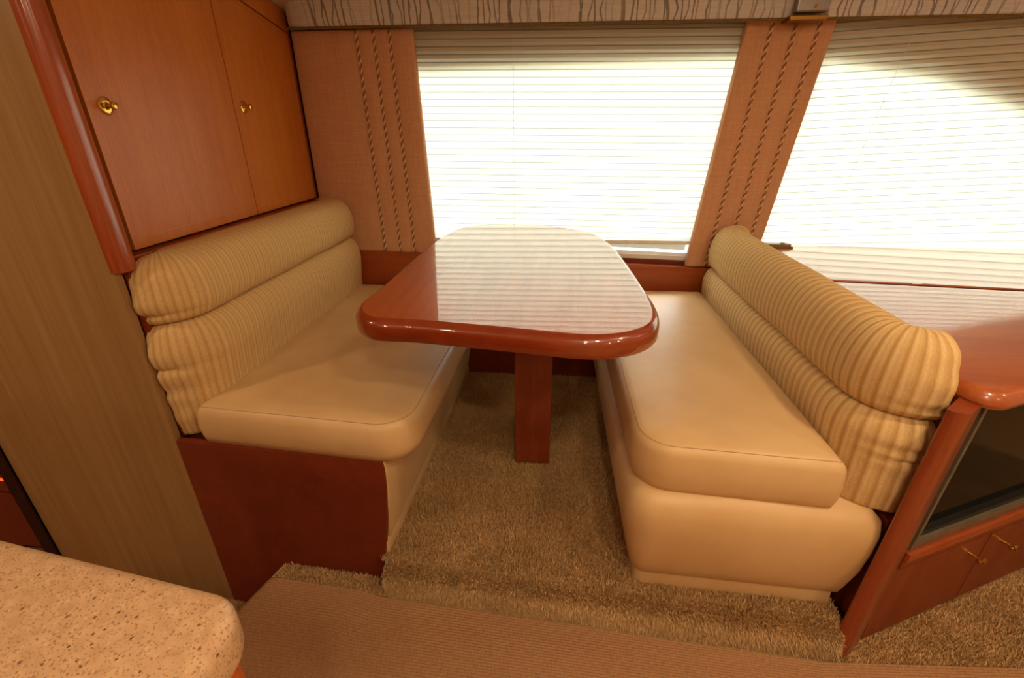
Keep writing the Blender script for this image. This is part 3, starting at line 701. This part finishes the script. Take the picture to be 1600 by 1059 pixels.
def platform_pile():
    A, NA = scatter(int(D*1.2*1.25), -.47, .74, .80, 2.05, -.012, lambda x, y: (y > step_y(x)+.034) & (((x > -.47+.05*(y-.9)) & (x < .25)) | (y < .96)) & ~((x > -.12) & (x < -.004) & (y > 1.376) & (y < 1.50)))
    # nosing and riser
    n = int(D*1.18*.26); x = rng.uniform(-.455, .730, n); s = rng.uniform(-.01, .125, n); r = .034; arc = r*math.pi/2
    a = np.clip(s/arc, 0, 1)*math.pi/2; dn = np.maximum(0, s-arc)
    ys = np.array([step_y(v) for v in x])
    B = np.stack([x, ys+.002+r-r*np.sin(a), -.012-r+r*np.cos(a)-dn], 1); NB = np.stack([np.zeros(n), -np.sin(a), np.cos(a)], 1)
    pile('carpet_pile', np.concatenate([A, B]), np.concatenate([NA, NB]), .010, 'short beige plush carpet pile on the raised dinette floor')
platform_pile()
def tvline(x): return .849+(x-.80)*.407/.913
A, NA = scatter(int(D*1.37*.8), .735, 2.1, .65, 1.45, AISLE, lambda x, y: (y < np.minimum(tvline(x)+.01, 1.4)) & (y > step_y(.72)-.03+.06*(x-.72)))
B, NB = scatter(int(D*.5*.2), -.87, -.45, .80, 1.0, AISLE, lambda x, y: (y < .968+SK*(x+1.0)) & (y > step_y(0)-.02+SK*x) & (x > -.80-.29*(.921-y)))
pile('carpet_pile', np.concatenate([A, B]), np.concatenate([NA, NB]), .010, 'beige plush carpet pile on the aisle floor by the console doors')
C, NC = scatter(int(D*.7*.45), -1.35, -.78, .55, .97, LAND-.004, lambda x, y: (y < .968+SK*(x+1.0)) & (x < -.80-.29*(.921-y)))
pile('carpet_pile', C, NC, .0075, 'beige plush carpet pile on the sunken landing')

# ================================================================== CEILING LAMPS (behind and above the camera; rearmost and far-right ones added as fill)
def downlight(i, x, y, label):
    z = ceil_z(y)
    t = tag(empty('ceiling_downlight', (x, y, z-.016)), label, 'ceiling light', 'recessed ceiling downlights')
    obj('trim_ring', lathe([(.046, .0), (.060, .0), (.062, .008), (.060, .016), (.046, .016)], (x, y, z-.016), (0, 0, 1), 28), 'brass', t, True, 40)
    obj('lens', lathe([(.045, 0), (.045, .006)], (x, y, z-.010), (0, 0, 1), 24), 'lens', t)
    l = bpy.data.lights.new('bulb', 'AREA'); l.shape = 'DISK'; l.size = .10; l.energy = LAMP_W; l.color = LAMP_COL
    o = bpy.data.objects.new('bulb', l); col.objects.link(o); o.parent = t; o.location = (0, 0, -.004)
for i, (x, y, lb) in enumerate(((.95, .55, 'brass-rimmed ceiling downlight above the console side of the aisle'), (.15, -.45, 'brass-rimmed ceiling downlight just behind the camera'),
        (-1.75, .35, 'brass-rimmed ceiling downlight over the galley drawers'), (-1.3, -.9, 'brass-rimmed ceiling downlight at the galley end'), (1.6, -.45, 'brass-rimmed ceiling downlight at the salon end'),
        (.15, -1.5, 'added brass-rimmed fill downlight by the opposite wall'), (2.2, .75, 'added brass-rimmed fill downlight past the console'), (.45, -.05, 'brass-rimmed ceiling downlight above the aisle right of the camera'), (1.7, -1.5, 'added brass-rimmed fill downlight in the far salon corner'))):
    downlight(i, x, y, lb)
